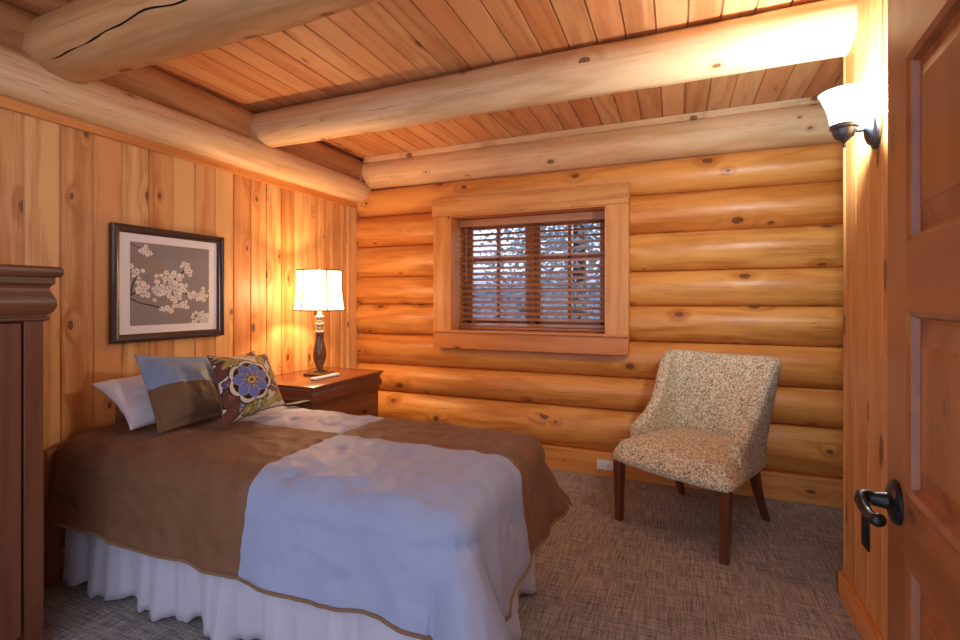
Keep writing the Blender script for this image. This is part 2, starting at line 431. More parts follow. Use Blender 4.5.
# back wall: stacked round logs, window opening left free
WX0, WX1, WZ0, WZ1 = -1.708, -.466, 1.052, 1.982     # clear opening
b = MB()
seams = [.0, .170, .488, .728, 1.0, 1.262, 1.508, 1.785, 2.060, 2.30]
tones = [.4, .55, .35, .62, .70, .30, .42, .66, .34, .60]
nx = 150
xs = sorted(set([XL-.1 + (XA+.1-XL)*i/nx for i in range(nx+1)] + [WX0-.05, WX1+.05]))
for li in range(1, len(seams)-1):
    z0, z1 = seams[li], seams[li+1]; hs = (z1-z0)/2; zc = (z0+z1)/2
    dep = .082; R = (hs*hs+dep*dep)/(2*dep)
    k = 15
    def fn(i, j, z0=z0, z1=z1, hs=hs, zc=zc, R=R, li=li):
        x = xs[i]; q = -1 + 2*j/(k-1); q = max(-1, min(1, q)); dz = hs*sin(q*pi/2)
        wave = mnoise.noise(Vector((x*.9, li*7.7, 0)))*.007*0 + mnoise.noise(Vector((x*1.1+li*3.3, li*7.7+q*.5, 2)))*.010 + mnoise.noise(Vector((x*4+li*3.3, li*2.7+q, 5)))*.003
        seamw = mnoise.noise(Vector((x*.6, (li if q < 0 else li+1)*5.5, 9)))*.012*abs(q)**3
        y = YB + (R - sqrt(max(0, R*R-dz*dz))) + .025*abs(q)**14 - .03 + wave*(1-abs(q)**2)
        return (x, y, zc+dz+seamw), (q*hs*1.25, x)
    bb = len(b.f)
    b.grid(fn, len(xs), k, r=tones[li])
# cut the window opening
keep = []
for fi, f in enumerate(b.f):
    c = [sum(b.v[i][a] for i in f)/4 for a in (0, 2)]
    keep.append(not (WX0-.06 < c[0] < WX1+.06 and WZ0-.06 < c[1] < WZ1+.06))
nf = []; nu = []; nr = []; nm = []; pos = 0
for f, kp, r_, m_ in zip(b.f, keep, b.r, b.m):
    if kp: nf.append(f); nu.extend(b.uv[pos:pos+len(f)]); nr.append(r_); nm.append(m_)
    pos += len(f)
b.f, b.uv, b.r, b.m = nf, nu, nr, nm
for q in ((XL-.1, WX0-.03, 0, H), (WX1+.03, XA+.1, 0, H), (WX0-.03, WX1+.03, 0, WZ0-.03), (WX0-.03, WX1+.03, WZ1+.03, H)):
    b.box(q[0], q[1], YB+.13, YB+.22, q[2], q[3], g=0, r=.4)
tag(b.build('wall_back', 'log_wall'), 'back wall of stacked round golden logs', 'wall', kind='structure')

# right partition: vertical boards, plain free end
b = MB()
ny = int((YEND-YF)/P)
b.planks((XR, YEND-.028-P*ny, 0), (0,1,0), (0,0,1), (-1,0,0), [P]*ny+[.028], H, bev=.006, dep=.006)
b.planks((XR, YEND, 0), (1,0,0), (0,0,1), (0,1,0), [.13], H, bev=.005, dep=.004)
b.box(XR+.008, XR+.122, YF, YEND-.006, 0, H)
tag(b.build('wall_right', 'pine_wall_r'), 'right partition wall of pale vertical pine boards', 'wall', kind='structure')
b = MB(); b.planks((XA, 1.0, 0), (0,1,0), (0,0,1), (-1,0,0), [P]*21, H); b.box(XA+.01, XA+.1, 1.0, 3.85, 0, H)
tag(b.build('wall_alcove', 'pine_wall_r'), 'side wall of the alcove hidden beyond the right partition', 'wall', kind='structure')
b = MB(); b.planks((XR+.12, 1.1, 0), (1,0,0), (0,0,1), (0,1,0), [P]*8, H); b.box(XR+.122, XA+.05, 1.0, 1.09, 0, H)  # unseen wall added to stop sky light entering behind the partition
tag(b.build('wall_alcove_light_seal', 'pine_wall_r'), 'added wall hidden beyond the right partition, keeps outdoor light out of the alcove', 'wall', kind='structure')

# trims
def trimbox(name, mat, *boxes, label, cat, bevel=.004):
    b = MB()
    for q in boxes: b.box(*q[:6], g=q[6], r=q[7] if len(q) > 7 else .5)
    return tag(b.build(name, mat, bevel=bevel), label, cat, kind='structure')
b = MB()
b.box(XL-.05, XA+.05, YB-.005, YB+.13, 0, .172, g=0, r=.30)
tag(b.build('baseboard_back', 'casing', bevel=.006), 'flat board at the foot of the log wall', 'baseboard', kind='structure')
trimbox('baseboard_right', 'casing', (XR-.016, XR, .3, YEND+.022, 0, .112, 1, .62), (XR-.016, XR+.14, YEND+.001, YEND+.022, 0, .112, 0, .62), label='low wooden baseboard along the right partition', cat='baseboard')
trimbox('baseboard_left', 'casing', (XL, XL+.016, YF, 3.58, 0, .11, 1, .5), label='wooden baseboard along the left wall behind the bed', cat='baseboard')
trimbox('trim_1', 'casing', (XL, XL+.022, YF, 3.60, 2.128, 2.19, 1, .75), label='flat strip under the plate log on the left wall', cat='trim')
trimbox('trim_2', 'pine_wall', (XL, XL+.018, 3.475, 3.60, .0, 2.13, 2, .15), label='upright corner board where left wall meets log wall', cat='trim')
trimbox('trim_3', 'log_beam', (XL+.10, XA, YB-.045, YB+.05, H-.045, H, 0, .5), label='thin strip between ceiling boards and the top log', cat='trim')

# plate logs and beams
b = MB(); log(b, (XL+.032, YF, 2.282), (XL+.032, 3.66, 2.282), .104, .35, seed=1, wob=.010, n=70)
tag(b.build('trim_4', 'log_beam', ang=80), 'pale plate log running along the top of the left wall', 'log', kind='structure')
b = MB(); log(b, (XL-.02, YF, 2.475), (XL-.02, 3.64, 2.475), .118, .6, seed=2, wob=.012, n=70)
tag(b.build('trim_5', 'log_brown', ang=80), 'rough brown log above the plate log, half behind the ceiling beams', 'log', kind='structure')
b = MB(); log(b, (XL+.02, YB+.075, 2.435), (XA, YB+.075, 2.435), .132, .25, seed=3, wob=.008, n=70)
tag(b.build('trim_6', 'log_beam', ang=80), 'pale top log of the back wall below the ceiling', 'log', kind='structure')
b = MB(); log(b, (XL+.03, 1.314, 2.445), (XR+.05, 1.314, 2.445), .146, .75, seed=4, wob=.010, n=80, seg=40)
nb = tag(b.build('ceiling_beam', 'log_near', ang=80), 'thick near ceiling beam with a long dark crack, cut by top left of the view', 'beam', kind='structure')
b = MB()   # the long drying crack, a thin groove running along the near beam
pts = []
for i in range(60):
    s_ = i/59; x = XL+.16 + s_*2.2
    a = radians(224 - 26*min(1, s_*1.5) + 4*sin(s_*16)+5*mnoise.noise(Vector((s_*14, 0, 3))))
    R = .1466
    pts.append((x, a, R, .0042*(1-s_*.55)*(1+.5*mnoise.noise(Vector((s_*20, 1, 1))))))
def crk(i, j):
    x, a, R, w = pts[i]; da = (-1 if j == 0 else 1)*w/R if j != 1 else 0
    rr = R + (.0042 if j == 1 else .0030)
    return (x, 1.314+cos(a+da)*rr, 2.445-sin(a+da)*rr*-1), (x, j*.01)
b.grid(crk, 60, 3)
cr = b.build('crack', 'crack', parent=nb, ang=180)
b = MB(); log(b, (XL+.03, 2.48, 2.462), (XR+.10, 2.48, 2.462), .1155, .3, seed=5, wob=.007, n=80, seg=40)
tag(b.build('ceiling_beam', 'log_beam', ang=80), 'pale ceiling beam crossing the whole room above the bed to the wall lamp', 'beam', kind='structure')

# ------------------------------------------------------------------ window
YC = 3.515     # face of the casing
win = thing('window_1', ((WX0+WX1)/2, YB, WZ0), 'wood framed window in the log wall behind the wooden blind', 'window', kind='structure')
def part(name, mat, boxes, parent, bevel=.003, label=None):
    b = MB()
    for q in boxes: b.box(*q[:6], g=q[6], r=q[7] if len(q) > 7 else .5)
    o = b.build(name, mat, parent, bevel=bevel)
    if label: o['label'] = label
    return o
part('head_casing', 'casing', [(WX0-.155, WX1+.155, YC-.012, YB+.08, WZ1, WZ1+.146, 0, .55)], win)
part('side_casing', 'casing', [(WX0-.150, WX0, YC, YB+.08, WZ0, WZ1, 2, .72)], win)
part('side_casing', 'casing', [(WX1, WX1+.152, YC, YB+.08, WZ0, WZ1, 2, .33)], win)
part('apron', 'casing', [(WX0-.150, WX1+.152, YC, YB+.08, WZ0-.145, WZ0-.014, 0, .82)], win)
part('sill', 'casing', [(WX0-.152, WX1+.154, YC-.014, YB+.20, WZ0-.014, WZ0+.004, 0, .66)], win)
part('jamb', 'casing', [(WX0-.02, WX0+.012, YC+.002, YB+.24, WZ0, WZ1, 2, .12), (WX1-.012, WX1+.02, YC+.002, YB+.24, WZ0, WZ1, 2, .3), (WX0, WX1, YC+.002, YB+.24, WZ1-.012, WZ1+.02, 0, .4)], win)
yw0, yw1 = 3.775, 3.815
ix0, ix1, iz0, iz1 = WX0+.012, WX1-.012, WZ0+.004, WZ1-.012
xm = (ix0+ix1)/2
part('window_frame', 'slat', [(ix0, ix0+.03, yw0, yw1+.02, iz0, iz1, 2), (ix1-.03, ix1, yw0, yw1+.02, iz0, iz1, 2), (xm-.022, xm+.022, yw0-.01, yw1+.02, iz0, iz1, 2),
                          (ix0, ix1, yw0, yw1+.02, iz0, iz0+.03, 0), (ix0, ix1, yw0, yw1+.02, iz1-.03, iz1, 0)], win)
for a0, a1 in ((ix0+.03, xm-.022), (xm+.022, ix1-.03)):
    st = .042
    z0, z1 = iz0+.03, iz1-.03
    bx = [(a0, a0+st, yw0+.005, yw1, z0, z1, 2), (a1-st, a1, yw0+.005, yw1, z0, z1, 2), (a0, a1, yw0+.005, yw1, z0, z0+st, 0), (a0, a1, yw0+.005, yw1, z1-st, z1, 0)]
    xc = (a0+a1)/2
    bx.append((xc-.014, xc+.014, yw0+.008, yw1-.004, z0, z1, 2))
    for k in (1, 2):
        zz = z0+st + (z1-z0-2*st)*k/3; bx.append((a0, a1, yw0+.008, yw1-.004, zz-.013, zz+.013, 0))
    sash = part('sash', 'slat', bx, win)
    b = MB(); b.box(a0+.03, a1-.03, 3.796, 3.800, z0+.03, z1-.03); b.build('pane', 'glass', sash, smooth=False)

# wooden blind inside the window opening
bl = thing('venetian_blind', (xm, 3.69, WZ0+.02), 'brown wooden slat blind half open in the window', 'blind')
bx0, bx1 = WX0+.020, WX1-.020
part('headrail', 'slat', [(bx0, bx1, 3.655, 3.715, WZ1-.075, WZ1-.016, 0, .3)], bl)
b = MB(); ns = 18
zt, zb_ = WZ1-.095, WZ0+.045
for i in range(ns):
    z = zt + (zb_-zt)*i/(ns-1); r = random.random()
    T = Matrix.Translation((0, 3.685, z)) @ Matrix.Rotation(radians(26), 4, 'X')
    n_ = 5
    b.box(bx0, bx1, -.025, .025, -.0016, .0016, g=0, r=r, T=T)
b.build('slats', 'slat', bl, smooth=False)
part('bottom_rail', 'slat', [(bx0, bx1, 3.66, 3.71, WZ0+.010, WZ0+.028, 0, .4)], bl)
for x in (bx0+.13, (bx0+bx1)/2-.02, bx1-.16):
    b = MB()
    for dy in (-.027, .027): b.tube([(x, 3.685+dy, WZ1-.07), (x, 3.685+dy, WZ0+.02)], .0013, 6)
    b.build('ladder_cord', 'cord', bl)
b = MB(); b.tube([(bx0+.075, 3.640, WZ1-.085), (bx0+.073, 3.636, WZ1-.30), (bx0+.074, 3.637, WZ1-.53)], [.004, .0045, .0055], 8)
b.build('tilt_wand', 'slat', bl)

# outdoors beyond the window
b = MB(); b.box(-9, 6, 3.95, 14, -.6, -.5)
tag(b.build('ground_outside', 'turf'), 'dim grassy ground outside beyond the window', 'ground', kind='structure')
def tree(name, x, y, h, r, n, label, seed):
    rng = random.Random(seed)
    t = thing(name, (x, y, -.5), label, 'tree', 'trees beyond the window')
    b = MB(); b.tube([(x, y, -.5), (x+.05, y, h*.5), (x, y+.03, h)], [.12, .08, .02], 8); b.build('trunk', 'bark', t)
    b = MB()
    for i in range(n):
        z = rng.uniform(.0, 1); rad = r*(1.0-.4*z)*sqrt(rng.random()); a = rng.uniform(0, 2*pi)
        p = Vector((x+rad*cos(a), y+rad*sin(a), -.2+z*h)); s_ = rng.uniform(.03, .08)
        d1 = Vector((rng.gauss(0,1), rng.gauss(0,1), rng.gauss(0,.5))).normalized()*s_
        d2 = d1.cross(Vector((rng.gauss(0,1), rng.gauss(0,1), rng.gauss(0,1)))).normalized()*s_*.45
        b.poly([p-d1, p+d2, p+d1, p-d2])
    b.build('foliage', 'leaves', t, smooth=False)
tree('garden_tree', -3.2, 5.6, 3.2, .85, 3800, 'leafy dark tree outside seen through the left window sash', 3)
tree('garden_tree', -1.15, 5.9, 3.6, .95, 3800, 'leafy dark tree outside seen through the right window sash', 5)
tree('garden_tree', -5.3, 7.4, 4.4, 1.0, 2500, 'farther leafy tree outside at the left edge of the window', 8)
tree('garden_tree', -2.35, 7.9, 4.6, 1.1, 4200, 'farther leafy tree outside behind the middle of the window', 9)
b = MB(); b.box(-7, 1.0, 9.2, 11.5, -.5, 1.5); b.loft_rect(-7, 1.0, 9.2, 11.5, [(.3, 1.5), (.3, 1.58), (-1.1, 1.95)])
tag(b.build('neighbour_cabin', 'siding', smooth=False), 'low pale building outside behind the trees', 'building')

# ------------------------------------------------------------------ door, standing open at the right
ed = Vector((.342, 1.05)); dv = Vector((.0924, .9957)); nv = Vector((-.9957, .0924))
DM = Matrix(((-dv.x, -nv.x, 0, ed.x), (-dv.y, -nv.y, 0, ed.y), (0, 0, 1, 0), (0, 0, 0, 1)))   # local: x from lock edge to hinge, y into the leaf
DW, DT = .78, .042
rows = [(.14, .49), (.59, .885), (.996, 1.283), (1.392, 1.68), (1.79, 1.93)]
cols = [(.10, .345), (.435, .68)]
b = MB(); r0 = .35
b.box(0, .10, 0, DT, .012, 2.03, g=2, r=.3, T=DM); b.box(DW-.10, DW, 0, DT, .012, 2.03, g=2, r=.45, T=DM)
b.box(.345, .435, 0, DT, .012, 2.03, g=2, r=.5, T=DM)
zz = [.012] + [q for r_ in rows for q in r_] + [2.03]
for i in range(0, len(zz), 2):
    for c0, c1 in cols: b.box(c0, c1, 0, DT, zz[i], zz[i+1], g=0, r=.25+.1*(i/2 % 3), T=DM)
for z0, z1 in rows:
    for c0, c1 in cols:
        rr = random.random()*.6+.2
        rings = [(0, 0), (.008, .004), (.012, .014), (.018, .015), (.050, .006), (.052, .0045)]
        bb = len(b.v)
        for off, dp in rings:
            for (x, z) in ((c0+off, z0+off), (c1-off, z0+off), (c1-off, z1-off), (c0+off, z1-off)):
                b.v.append(tuple(DM @ Vector((x, dp, z))))
        for i in range(len(rings)-1):
            for k in range(4):
                k2 = (k+1) % 4; q = [bb+i*4+k, bb+i*4+k2, bb+i*4+4+k2, bb+i*4+4+k]
                uv = [((b.v[j][0]+b.v[j][1])*1.0, b.v[j][2]) for j in q]
                b.face(q[::-1], uv[::-1], rr)
        q = [bb+(len(rings)-1)*4+k for k in range(4)][::-1]
        b.face(q, [(b.v[j][1], b.v[j][2]) for j in q], rr)
        b.box(c0, c1, DT-.014, DT-.008, z0, z1, r=rr, T=DM)
door = b.build('door_1', 'door_wood', ang=20)
tag(door, 'reddish panelled wooden door standing open at the right edge', 'door', kind='structure')
def dp(x, y, z): return tuple(DM @ Vector((x, y, z)))
hz = .966
b = MB()
T = DM.to_3x3().to_4x4() @ Matrix.Rotation(radians(90), 4, 'X')
b.lathe([(.001, .0), (.036, .0), (.036, .004), (.033, .008), (.024, .011), (.014, .014), (.011, .034), (.0105, .036)], dp(.055, 0, hz), 32, T=T)
hd = b.build('door_handle', 'bronze', door); hd['label'] = 'dark bronze lever handle'
b = MB()
path = [dp(.055, -.030, hz+.002), dp(.054, -.039, hz+.004), dp(.057, -.047, hz+.003), dp(.067, -.050, hz-.002), dp(.085, -.048, hz-.010), dp(.103, -.044, hz-.014), dp(.118, -.040, hz-.012), dp(.125, -.038, hz-.009), dp(.128, -.037, hz-.008)]
b.tube(path, [.0095, .010, .0105, .010, .0085, .0085, .011, .010, .004], 14)
b.build('lever', 'bronze', hd, ang=80)

# ------------------------------------------------------------------ armoire at the left edge
ax0, ax1, ay0, ay1 = -2.625, -2.165, .10, 1.03
ar = thing('chest_of_drawers', ((ax0+ax1)/2, (ay0+ay1)/2, 0), 'tall dark cherry chest with moulded top at the left edge of the view', 'chest')
ZT = 1.423
ogee = [(.0, 0), (.006, .0), (.012, .006), (.012, .012), (.006, .016), (.006, .020), (.020, .034), (.028, .055), (.027, .075), (.018, .100), (.012, .115), (.013, .126), (.022, .136), (.024, .138), (.024, .160)]
b = MB(); b.box(ax0, ax1-.045, ay0, ay1, .0, ZT-.20, g=2, r=.4)
b.build('body', 'armoire', ar, bevel=.003)
for q in (ay1-.058, ay0):
    b = MB(); b.box(ax1-.046, ax1, q, q+.058, .0, ZT-.20, g=2, r=.5); b.build('stile', 'armoire', ar, bevel=.002)
b = MB(); b.loft_rect(ax0, ax1, ay0, ay1, [(o, ZT-.20+z) for o, z in ogee], r=.45); b.build('cornice', 'armoire', ar, ang=40)
b = MB(); b.loft_rect(ax0, ax1, ay0, ay1, [(.028, ZT-.040), (.036, ZT-.038), (.041, ZT-.030), (.042, ZT-.012), (.039, ZT-.004), (.033, ZT)], r=.3); b.build('top', 'armoire', ar, ang=40)
for y0_, y1_, ky in ((ay0+.066, (ay0+ay1)/2-.0015, (ay0+ay1)/2-.04), ((ay0+ay1)/2+.0015, ay1-.066, (ay0+ay1)/2+.04)):
    b = MB(); b.box(ax1-.044, ax1+.001, y0_, y1_, .10, ZT-.205, g=2, r=.35)
    d = b.build('cabinet_door', 'armoire', ar, bevel=.002)
    b = MB(); b.lathe([(.004, 0), (.006, .012), (.013, .018), (.014, .024), (.008, .029), (.001, .03)], (ax1+.001, ky, .75), 20, T=Matrix.Rotation(radians(90), 4, 'Y'))
    b.build('knob', 'bronze', d)

# ------------------------------------------------------------------ bed
BX0, BX1, BY0, BY1 = -2.62, -.585, 1.30, 2.21
bed = thing('bed', ((BX0+BX1)/2, (BY0+BY1)/2, 0), 'twin bed with white ruffled skirt, head against the left wall', 'bed')
def rslab(b, x0, x1, y0, y1, z0, z1, r=.06):
    b.box(x0, x1, y0, y1, z0, z1)
b = MB(); b.box(BX0+.02, BX1-.06, BY0+.05, BY1-.05, .40, .615); b.build('mattress', 'mattress', bed, bevel=.05)
b = MB(); b.box(BX0+.02, BX1-.06, BY0+.05, BY1-.05, .20, .395); b.build('box_spring', 'mattress', bed, bevel=.02)
for x in (BX0+.1, BX1-.2):
    for y in (BY0+.12, BY1-.12):
        b = MB(); b.tube([(x, y, 0), (x, y, .2)], .03, 12); b.build('leg', 'bronze', bed)
b = MB()
b.box(-2.655, -2.63, BY0-.035, BY1+.035, .15, .60, g=1, r=.4); b.box(-2.655, -2.63, 1.56, 1.94, .60, .77, g=1, r=.4)
b.box(-2.66, -2.615, BY0-.045, BY0+.01, 0, .62, g=2, r=.5); b.box(-2.66, -2.615, BY1-.01, BY1+.045, 0, .62, g=2, r=.5)
b.build('headboard', 'headboard', bed, bevel=.006)
# ruffled skirt: walk round near side, foot and far side
pth = []; cr_ = .05
L1 = (BX1-.03-cr_) - (BX0+.02)
step = .012
xx = BX0+.02
while xx < BX1-.03-cr_: pth.append(((xx, BY0+.025), (0, -1))); xx += step
for k in range(8): a = -pi/2 + pi/2*k/7; pth.append(((BX1-.03-cr_+cr_*cos(a), BY0+.025+cr_+cr_*sin(a)), (cos(a), sin(a))))
yy = BY0+.025+cr_+step
while yy < BY1-.025-cr_: pth.append(((BX1-.03, yy), (1, 0))); yy += step
for k in range(8): a = pi/2*k/7; pth.append(((BX1-.03-cr_+cr_*cos(a), BY1-.025-cr_+cr_*sin(a)), (cos(a), sin(a))))
xx = BX1-.03-cr_-step
while xx > BX0+.02: pth.append(((xx, BY1-.025), (0, 1))); xx -= step
b = MB(); nz_ = 12
arc = [0]
for i in range(1, len(pth)): arc.append(arc[-1] + hypot(pth[i][0][0]-pth[i-1][0][0], pth[i][0][1]-pth[i-1][0][1]))
def skirt(i, j):
    (x, y), (nx_, ny_) = pth[i]; s_ = arc[i]; t = j/(nz_-1)
    w = s_ + .05*mnoise.noise(Vector((s_*3, 0, 0)))
    f = .6*sin(w*2*pi/.29 + 1.5*sin(s_*4.1)) + .22*sin(w*2*pi/.128+2+sin(s_*6)) + .14*(1-.5*t)*sin(w*2*pi/.055+s_*4)
    f = f + .45*mnoise.noise(Vector((s_*4.5, 7, 0)))
    saw = ((w/.27) % 1.0)
    f += .6*(saw**2 - .33)
    amp = .004 + .036*t**1.15
    o = amp*f + .012*t
    z = .385 + (.018 + .016*max(-1, min(1, -f)) - .385)*t
    return (x+nx_*o, y+ny_*o, z), (s_, t)
b.grid(skirt, len(pth), nz_)
b.build('bed_skirt', 'skirt', bed, ang=180, solid=.002)

# comforter: four squares of brown and blue, soft edges, hanging over three sides
rr = .10; ZT_C = .672
xc1, yc0, yc1 = BX1+.015-rr, BY0-.015+rr, BY1+.015-rr
S_near, S_foot, S_far = .405, .425, .40
XS, YS = -1.43, 1.80
def lin(a, b_, n): return [a+(b_-a)*i/n for i in range(n)]
A = lin(BX0+.03, XS, 84) + lin(XS, xc1, 56) + lin(xc1, xc1+S_foot, 36) + [xc1+S_foot]
B = lin(yc0-S_near, yc0, 40) + lin(yc0, YS, 36) + lin(YS, yc1, 24) + lin(yc1, yc1+S_far, 28) + [yc1+S_far]
iXS, iYS = 84, 76
def comf(a, bb):
    oa = max(0, a-xc1); ob = (bb-yc1) if bb > yc1 else (bb-yc0 if bb < yc0 else 0)
    o = hypot(oa, ob); base = Vector((min(a, xc1), max(yc0, min(yc1, bb)), 0))
    # tufts
    dents = 0
    tx, ty = .285, .30
    ga = ((a-XS-.14)/tx); gb = ((bb-YS-.15)/ty)
    da = (ga-round(ga))*tx; db = (gb-round(gb))*ty
    q = hypot(da, db)
    dents = -.013*math.exp(-(q/.026)**2)
    puff = .010*abs(cos(ga*pi)*cos(gb*pi))
    puff = .009*(1-max(abs(ga-round(ga)), abs(gb-round(gb)))*1.0)*0 + .010*min(1, q/.14)
    seam = -.006*math.exp(-((a-XS)/.02)**2) - .006*math.exp(-((bb-YS)/.02)**2)
    rdg = lambda v_: (1-abs(mnoise.noise(v_)))**6
    wr = .004*mnoise.noise(Vector((a*7, bb*7, 0))) + .004*mnoise.noise(Vector((a*3, bb*11, 4))) + .003*mnoise.noise(Vector((a*19, bb*15, 2))) + .006*rdg(Vector((a*4, bb*9, 6))) + .005*rdg(Vector((a*9+bb*5, bb*5-a*3, 3)))
    nd = dents + puff + seam + wr
    crown = .012*cos((bb-1.75)*2.6)*min(1, (a-BX0+.3)) 
    if o < 1e-9:
        return Vector((base.x, base.y, ZT_C + nd + crown - .008))
    d = Vector((oa/o, ob/o, 0))
    phi = math.atan2(abs(ob), oa)          # 0 at foot, pi/2 at the sides
    corner = sin(2*phi)**2 if oa > 0 and ob != 0 else 0
    near = bb < yc0
    oe = o*(1-(.06 if near else .30)*corner)
    L = rr*pi/2
    if oe < L:
        an = oe/rr
        return base + d*(rr*sin(an) + nd*sin(an)) + Vector((0, 0, ZT_C - rr*(1-cos(an)) + nd*cos(an) + crown*cos(an) - .008))
    t = oe-L
    if ob == 0: s_ = bb
    elif oa == 0: s_ = a
    else: s_ = (bb if phi < pi/4 else a)
    flo = .17*t
    k = sm(t/.22)
    if oa > 0 and ob != 0:
        fold = .030*sin(phi*7+.6) + .02*sin(phi*4)
        flo += corner*(.85 if near else .5)*t
        fold = fold*k*min(1, corner*2) + .4*.02*sin(s_*19)*k*(1-corner)
    else:
        fold = k*(.010*sin(s_*9+1) + .008*sin(s_*23) + .012*mnoise.noise(Vector((s_*4, 3, 3))))
    wz = .014*mnoise.noise(Vector((s_*3.1, 11, 0)))*k
    return base + d*(rr + flo + fold + nd*.8) + Vector((0, 0, ZT_C - rr - t*.985 - .008 + wz))
b = MB()
b.grid(lambda i, j: (comf(A[i], B[j]), (A[i], B[j])), len(A), len(B), mf=lambda i, j: 0 if ((i < iXS) == (j < iYS)) else 1)
for f_i in range(len(b.f)): b.f[f_i] = b.f[f_i]
com = b.build('comforter', ['brown', 'blue'], ang=180, solid=.012)
tag(com, 'quilted comforter of large brown and blue squares spread over the bed', 'comforter')
hem = [comf(a, B[0]) for a in A] + [comf(A[-1], y) for y in B[1:]] + [comf(a, B[-1]) for a in A[::-1][1:]]
b = MB(); b.tube(hem, .0065, 8); hp = b.build('piping', 'piping', com, ang=180); hp['label'] = 'tan corded hem'

# ------------------------------------------------------------------ pillows
def pillow(name, c, thick, mats, label, group=None, n=40, mf=None, flange=0, flop=.004, piping=None, seed=0, pw=.45, bulge_back=.7, pinch=.05, colors=None):
    """c: corners bottom-left, bottom-right, top-right, top-left seen from the front"""
    bl_, br_, tr_, tl_ = [Vector(p) for p in c]
    nrm = ((br_-bl_).cross(tl_-bl_)).normalized()
    W = (br_-bl_).length; Hh = (tl_-bl_).length
    def base(u, v):
        # sides pulled in between the corners
        uu = u + pinch*(1-(2*v-1)**2)*(0.5-u)*2*abs(2*u-1)**2
        vv = v + pinch*(1-(2*u-1)**2)*(0.5-v)*2*abs(2*v-1)**2
        return bl_*(1-uu)*(1-vv) + br_*uu*(1-vv) + tr_*uu*vv + tl_*(1-uu)*vv
    def h(u, v):
        fu, fv = flange/W, flange/Hh
        a = max(0, min(1, (u-fu)/(1-2*fu))) if flange else u; q = max(0, min(1, (v-fv)/(1-2*fv))) if flange else v
        e = (max(0, 4*a*(1-a))*max(0, 4*q*(1-q)))
        return e**pw
    def side(sg, k):
        def fn(i, j):
            u, v = i/(n-1), j/(n-1)
            w = mnoise.noise(Vector((u*5+seed, v*5, sg)))*flop + mnoise.noise(Vector((u*14+seed, v*11, sg)))*flop*.45
            hh = h(u, v)
            return base(u, v) + nrm*sg*(thick/2*k*hh + .002) + nrm*w*(.25+hh), (u*W, v*Hh)
        return fn
    b = MB()
    b.grid(side(1, 1), n, n, mf=mf)
    f0 = len(b.f)
    b.grid(side(-1, bulge_back), n, n, mf=mf)
    for i in range(f0, len(b.f)): b.f[i] = b.f[i][::-1]; b.uv[i*4:i*4+4] = b.uv[i*4:i*4+4][::-1]
    # close the rim
    def idx(i, j): return i*n+j
    rim = [(i, 0) for i in range(n)] + [(n-1, j) for j in range(1, n)] + [(i, n-1) for i in range(n-2, -1, -1)] + [(0, j) for j in range(n-2, 0, -1)]
    for q in range(len(rim)):
        p1, p2 = rim[q], rim[(q+1) % len(rim)]
        mm = mf(min(p1[0], n-2), min(p1[1], n-2)) if mf else 0
        b.face([idx(*p1), n*n+idx(*p1), n*n+idx(*p2), idx(*p2)], [(0,0)]*4, .5, mm)
    o = b.build(name, mats, ang=180)
    tag(o, label, 'pillow', group)
    if colors is not None:
        cc = np.zeros((2*n*n, 3))
        U, V = np.meshgrid(np.linspace(0, 1, n), np.linspace(0, 1, n), indexing='ij')
        one = colors(U.ravel(), V.ravel()); cc[:n*n] = one; cc[n*n:] = one
        paint(o, cc)
    if piping:
        b = MB(); pts_ = [Vector(base(i/(n-1), j/(n-1))) for i, j in rim]; pts_.append(pts_[0])
        b.tube(pts_, .0045, 6, caps=False); b.build('piping', piping, o, ang=180)
    return o

pillow('pillow', [(-2.33, 1.435, .700), (-2.33, 2.02, .700), (-2.54, 2.02, .945), (-2.55, 1.395, .905)], .13, 'white_cloth',
       'plain white pillow lying at the very back against the left wall', seed=1, n=44, flop=.010)
nsh = 44
sham = pillow('pillow_sham', [(-2.165, 1.455, .695), (-2.17, 1.85, .70), (-2.41, 1.885, .985), (-2.43, 1.515, 1.035)], .10, ['sham_blue', 'sham_brown'],
       'pillow sham with blue upper half and brown lower half in front of white pillow', seed=2, n=nsh, flange=.035, flop=.008, mf=lambda i, j: 0 if j > nsh*.52 else 1, pinch=.02)

LINEAR = lambda h: tuple(((int(h[i:i+2], 16)/255)**2.2) for i in (0, 2, 4))
class Canvas:
    def __init__(s, u, v, base): s.u, s.v = u, v; s.c = np.tile(np.array(base), (len(u), 1))
    def fill(s, mask, col): s.c[mask] = col
    def flower(s, cx, cy, r, n, layers, rot=0, depth=.28, sharp=1.0):
        """layers: list of (radius factor, colour)"""
        du, dv_ = s.u-cx, s.v-cy; rad = np.hypot(du, dv_); a = np.arctan2(dv_, du)+rot
        lob = 1-depth + depth*np.abs(np.cos(a*n/2))**sharp
        for k, col in layers: s.fill(rad < r*k*lob if k > .3 else rad < r*k, col)
    def leaf(s, cx, cy, L, w, ang, layers, vein=None, wavy=0):
        c_, s_ = cos(ang), sin(ang); x = (s.u-cx)*c_+(s.v-cy)*s_; y = -(s.u-cx)*s_+(s.v-cy)*c_
        t = np.clip(x/L, -1, 1)
        prof = (1-t**2)**.8*w*(1+wavy*np.sin(t*14))
        for k, col in layers: s.fill((np.abs(y) < prof*k) & (np.abs(x) < L*(.5+.5*k)), col)
        if vein is not None: s.fill((np.abs(y) < w*.07) & (np.abs(x) < L*.8), vein); s.fill((np.abs(np.mod(x*1.0+np.abs(y)*.8, L*.33)-L*.16) < L*.022) & (np.abs(y) < prof*.75) & (np.abs(x) < L*.8), vein)
